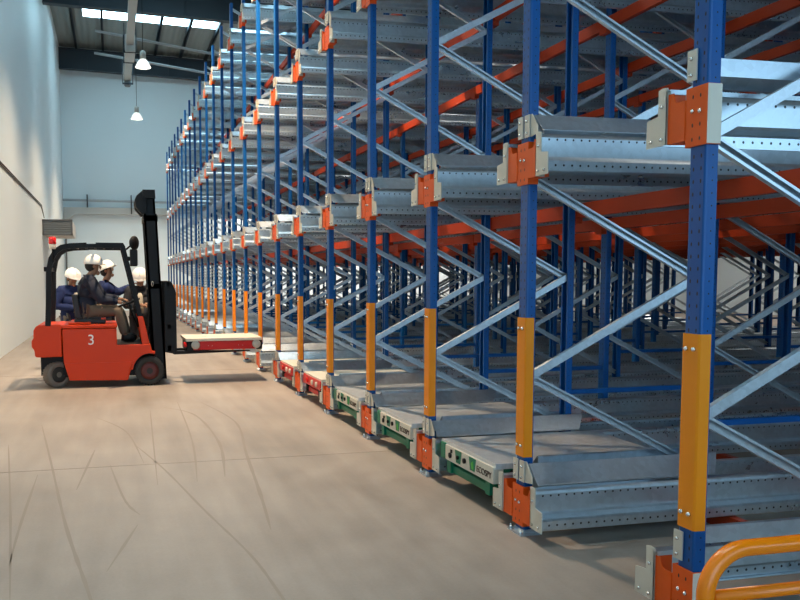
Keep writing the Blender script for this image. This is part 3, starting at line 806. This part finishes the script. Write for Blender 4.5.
# seated driver, facing the forks (+x)
yD = 11.70
J = dict(pelvis=(-.36,yD,1.07), chest=(-.33,yD,1.40), neck=(-.30,yD,1.555), head=(-.255,yD,1.675),
 shl=(-.32,yD+.17,1.48), ell=(-.12,yD+.20,1.22), wrl=(.11,yD+.10,1.20), shr=(-.33,yD-.17,1.47), elr=(-.16,yD-.22,1.20), wrr=(.08,yD-.12,1.165),
 hil=(-.30,yD+.10,1.045), knl=(.10,yD+.13,1.05), anl=(.20,yD+.12,.68), tol=(.31,yD+.12,.632), hir=(-.30,yD-.10,1.045), knr=(.08,yD-.13,1.04), anr=(.16,yD-.12,.68), tor=(.28,yD-.12,.632))
person('driver', 'seated forklift driver in dark navy jacket, brown trousers and white hard hat, facing right', (-.35,yD,.965), J, (1,.12,-.05), M['navy'], M['khaki'])
# standing onlookers behind the truck
def stand(x, y, top, turn, J=None):
    c, s = math.cos(turn), math.sin(turn)
    def w_(a, b_, z): return (x+a*c-b_*s, y+a*s+b_*c, z)          # a forward, b left
    k = top/1.78
    d = dict(pelvis=w_(0,0,.93*k), chest=w_(0,0,1.28*k), neck=w_(.01,0,1.48*k), head=w_(.03,0,1.615*k),
     shl=w_(0,.18,1.38*k), shr=w_(0,-.18,1.38*k), ell=w_(-.02,.25,1.12*k), elr=w_(-.02,-.25,1.12*k), wrl=w_(.10,.22,.92*k), wrr=w_(.10,-.22,.92*k),
     hil=w_(0,.10,.88*k), hir=w_(0,-.10,.88*k), knl=w_(.03,.11,.50*k), knr=w_(.03,-.11,.50*k), anl=w_(0,.12,.085), anr=w_(0,-.12,.085), tol=w_(.15,.14,.045), tor=w_(.15,-.14,.045))
    return d, w_
J, W = stand(-.66, 13.6, 1.68, math.radians(-60))
J['wrl'] = W(.22,.08,1.06); J['wrr'] = W(.22,-.02,1.02); J['ell'] = W(.02,.26,1.06); J['elr'] = W(.0,-.26,1.05); J['head'] = W(.06,0,1.51)
person('left', 'standing man in blue jacket and white hard hat behind the seated driver, head bowed', (-.66,13.6,0), J, (.55,-.75,-.35), M['workblue'], M['greyt'], M['vest'])
J, W = stand(-.12, 13.35, 1.76, math.radians(8))
J['elr'] = W(.20,-.12,1.27); J['wrr'] = W(.40,-.08,1.38); J['head'] = (-.075,13.35,1.625)
person('middle', 'standing man in blue jacket and white hard hat looking up, arm stretched towards the mast', (-.12,13.35,0), J, (1,-.35,.42), M['workblue'], M['darktr'])
J, W = stand(.44, 13.3, 1.66, math.radians(-80))
J['wrl'] = W(.27,.05,1.08); J['wrr'] = W(.27,-.06,1.07); J['ell'] = W(.06,.25,1.07); J['elr'] = W(.06,-.24,1.06)
person('right', 'standing man in open black jacket behind the truck mast, looking down at his hands', (.44,13.3,0), J, (-.05,-.85,-.50), M['black'], M['darktr'], M['vest'])

# ------------------------------------------------------------------ things on the walls and under the roof
b0 = (-1.65, 26.2, 2.85)
hu = empty('wall_heater', b0, 'grey louvred heater box mounted high on the left wall near the far end', 'heater')
b = MB(); b.box((XL+.002,26.25,2.88),(-1.20,28.8,3.34)); b.build('casing', M['unit'], hu, b0, bevel=.02)
b = MB(); b.box((XL+.002,26.19,2.86),(-1.18,26.25,2.90)); b.box((XL+.002,26.19,3.32),(-1.18,26.25,3.36)); b.box((XL+.002,26.19,2.86),(XL+.05,26.25,3.36)); b.box((-1.23,26.19,2.86),(-1.18,26.25,3.36)); b.build('frame', M['wallpipe'], hu, b0)
b = MB()
for i in range(6): b.prism([(26.20,2.915+.07*i),(26.245,2.945+.07*i),(26.245,2.955+.07*i),(26.20,2.925+.07*i)], lambda u, v, t: (t, u, v), XL+.05, -1.23)
b.box((XL+.05,26.246,2.9),(-1.23,26.249,3.32)); b.build('louvres', M['grille'], hu, b0)
for i, (z, wrd) in enumerate(((3.80,'upper'), (3.755,'lower'))):
    o = MB().tube([(XL+.015,3.0,z),(XL+.015,26.0,z-.02),(XL+.015,26.9,3.45)], .014, 8).build('cable_conduit', M['wallpipe'])
    tag(o, '%s of the two thin dark conduits running along the left wall' % wrd, 'conduit', 'conduits on the left wall')
o = MB().tube([(XL+.09,YB-.08,0),(XL+.09,YB-.08,3.9)], .035, 10).build('drain_pipe', M['wallpipe']); tag(o, 'thin dark vertical pipe in the far left corner of the hall', 'pipe')
dt = empty('wall_duct', (0,YB-.2,4.55), 'pale horizontal duct running across the far wall above head height', 'duct')
b = MB(); b.prism([(-2.08,4.15),(-1.75,4.30),(-1.55,4.43),(3.6,4.43),(3.6,4.73),(-2.08,4.73)], lambda u, v, t: (u, t, v), YB-.28, YB)
b.v = [(x, y-(YB-.2), z-4.55) for x, y, z in b.v]; b.build('trunk', M['duct'], dt)
o = MB().tube([(XL,YB-.35,5.05),(3.6,YB-.35,4.99)], .055, 12).build('wall_pipe', M['pipe']); tag(o, 'grey pipe running across the far wall just above the duct', 'pipe')
for x, wd in ((-1.03,'left'), (.93,'right')):
    b = MB(); b.box((x-.02,YB-.42,4.45 if wd == 'right' else 4.735),(x+.02,YB-.005,5.30)); o = b.build('pipe_bracket', M['dark'])
    tag(o, 'black upright bracket holding the far wall pipe, the %s one' % wd, 'bracket', 'pipe brackets on the far wall')
# ceiling duct along the aisle
cd = empty('ceiling_duct', (.79,24,9.8), 'long pale boxed duct hanging under the roof above the aisle', 'duct')
bb = (.79,24,9.8)
b = MB(); b.box((.66,12.0,9.74),(.92,29.4,9.98)); b.build('trunk', M['duct'], cd, bb)
b = MB(); b.box((.62,29.4,9.50),(.98,31.0,10.10)); b.build('fan_box', M['duct'], cd, bb, bevel=.02)
b = MB(); b.box((.66,31.0,9.70),(.94,34.6,9.96)); b.box((.60,31.2,9.66),(.62,34.4,9.70)); b.build('end_trunk', M['duct'], cd, bb)
for y in (29.5, 30.9, 34.2):
    b = MB(); b.box((.58,y-.03,9.48),(1.02,y+.03,9.54)); b.box((.58,y-.03,9.5),(.61,y+.03,10.5)); b.box((.99,y-.03,9.5),(1.02,y+.03,10.5)); b.build('hanger', M['roofdark'], cd, bb)
b = MB(); b.lathe([(.10,9.45),(.14,9.5),(.14,9.66)], (.80,34.5,0), n=14); b.build('nozzle', M['grille'], cd, bb)
for (p, q, wd) in (((-.42,31,10.62),(9.0,31,9.30),'upper'), ((-.47,31.4,9.92),(9.0,31.4,8.72),'lower')):
    o = MB().tube([p, q], .045, 10).build('roof_conduit', M['pipe']); tag(o, '%s of two pale thin conduits slanting under the far roof' % wd, 'conduit', 'roof conduits')
# high bay lamps
def lamp_at(x, y, z, label):
    rt = empty('high_bay_lamp', (x,y,z), label, 'ceiling lamp', 'high bay lamps')
    b = MB(); b.tube([(0,0,.50),(0,0,zroof(x)-.19-z)], .010, 6); b.build('rod', M['dark'], rt)
    b = MB(); b.lathe([(.05,.24),(.09,.26),(.09,.46),(.04,.50)], (0,0,0), n=16); b.build('ballast', M['grey'], rt)
    prof = [(.235,.0),(.215,.06),(.16,.16),(.09,.24),(.05,.25)]
    b = MB(); b.v = []; n = 24
    for (r_, h) in prof:
        for k in range(n): b.v.append((r_*math.cos(2*PI*k/n), r_*math.sin(2*PI*k/n), h))
    for i in range(len(prof)-1):
        for k in range(n): b.face((i*n+k, i*n+(k+1) % n, (i+1)*n+(k+1) % n, (i+1)*n+k), True)
    sh = b.build('lamp_shade', M['lampglass'], rt)
    md = sh.modifiers.new('t', 'SOLIDIFY'); md.thickness = .004
    b = MB(); b.ball((0,0,.085), .065, 12, sz=1.3); b.build('bulb', M['bulb'], rt)
    return rt
LAMPS = [(1.10,3.5), (1.15,11.3), (1.10,18.2), (1.05,25.0), (1.10,33.0), (7.2,3.1), (7.2,11.1), (7.2,19.1), (7.2,27.1), (8.0,36.3), (15.0,36.3), (20.0,4.0), (20.0,13.0), (20.0,22.0)]  # lamps behind and beyond the racks are unseen, added to brighten those walls
words = ['nearest lamp over the aisle', 'second lamp over the aisle', 'third lamp over the aisle', 'the glowing one under the girder', 'small lamp hanging low against the far wall',
         'nearest lamp over the racks', 'second lamp over the racks', 'third lamp over the racks', 'farthest lamp over the racks', 'left one added to brighten the far wall', 'right one added to brighten the far wall',
         'nearest added one brightening the deep side', 'middle added one brightening the deep side', 'farthest added one brightening the deep side']
for (x, y), wd in zip(LAMPS, words):
    lamp_at(x, y, 7.85, 'bell shaped high bay lamp on a rod, %s' % wd)
    ld = bpy.data.lights.new('lamp_light', 'SPOT'); aisle = x < 3
    ld.energy = (3600 if 5 < y < 12 else 1500 if y > 12 else 250) if aisle else (4500 if y > 30 else 1500 if x > 14 else 30); ld.color = (1, .73, .48) if aisle else (1, .93, .86); ld.spot_size = math.radians(125); ld.spot_blend = .9; ld.shadow_soft_size = .12
    lo = bpy.data.objects.new('lamp_light', ld); col.objects.link(lo); lo.location = (x, y, 7.83)

# ------------------------------------------------------------------ daylight
w_ = bpy.data.worlds.new('World'); sc.world = w_; w_.use_nodes = True
bg = w_.node_tree.nodes['Background']; bg.inputs[0].default_value = (.46,.75,1.0,1); bg.inputs[1].default_value = 3.3

# ------------------------------------------------------------------ camera
f, cx, cy, yaw, pitch, roll = 797.36, 291.94, 335.65, .2208, -.0729, .0058
cam = bpy.data.cameras.new('camera'); co = bpy.data.objects.new('camera', cam); col.objects.link(co)
cyw, syw, cp, sp, cr, sr = math.cos(yaw), math.sin(yaw), math.cos(pitch), math.sin(pitch), math.cos(roll), math.sin(roll)
R0 = Vector((cyw,-syw,0)); D0 = Vector((syw,cyw,0)); U0 = Vector((0,0,1))
D = D0*cp+U0*sp; U1 = U0*cp-D0*sp; R = R0*cr-U1*sr; U = R0*sr+U1*cr
mw = Matrix(((R.x,U.x,-D.x,0),(R.y,U.y,-D.y,0),(R.z,U.z,-D.z,1.5),(0,0,0,1)))
co.matrix_world = mw
cam.sensor_width = 36; cam.lens = f/800*36; cam.shift_x = (400-cx)/800; cam.shift_y = -(300-cy)/800
cam.clip_start = .05; cam.clip_end = 200
sc.camera = co
sc.view_settings.view_transform = 'Standard'; sc.view_settings.look = 'None'; sc.view_settings.gamma = 1; sc.view_settings.exposure = .10
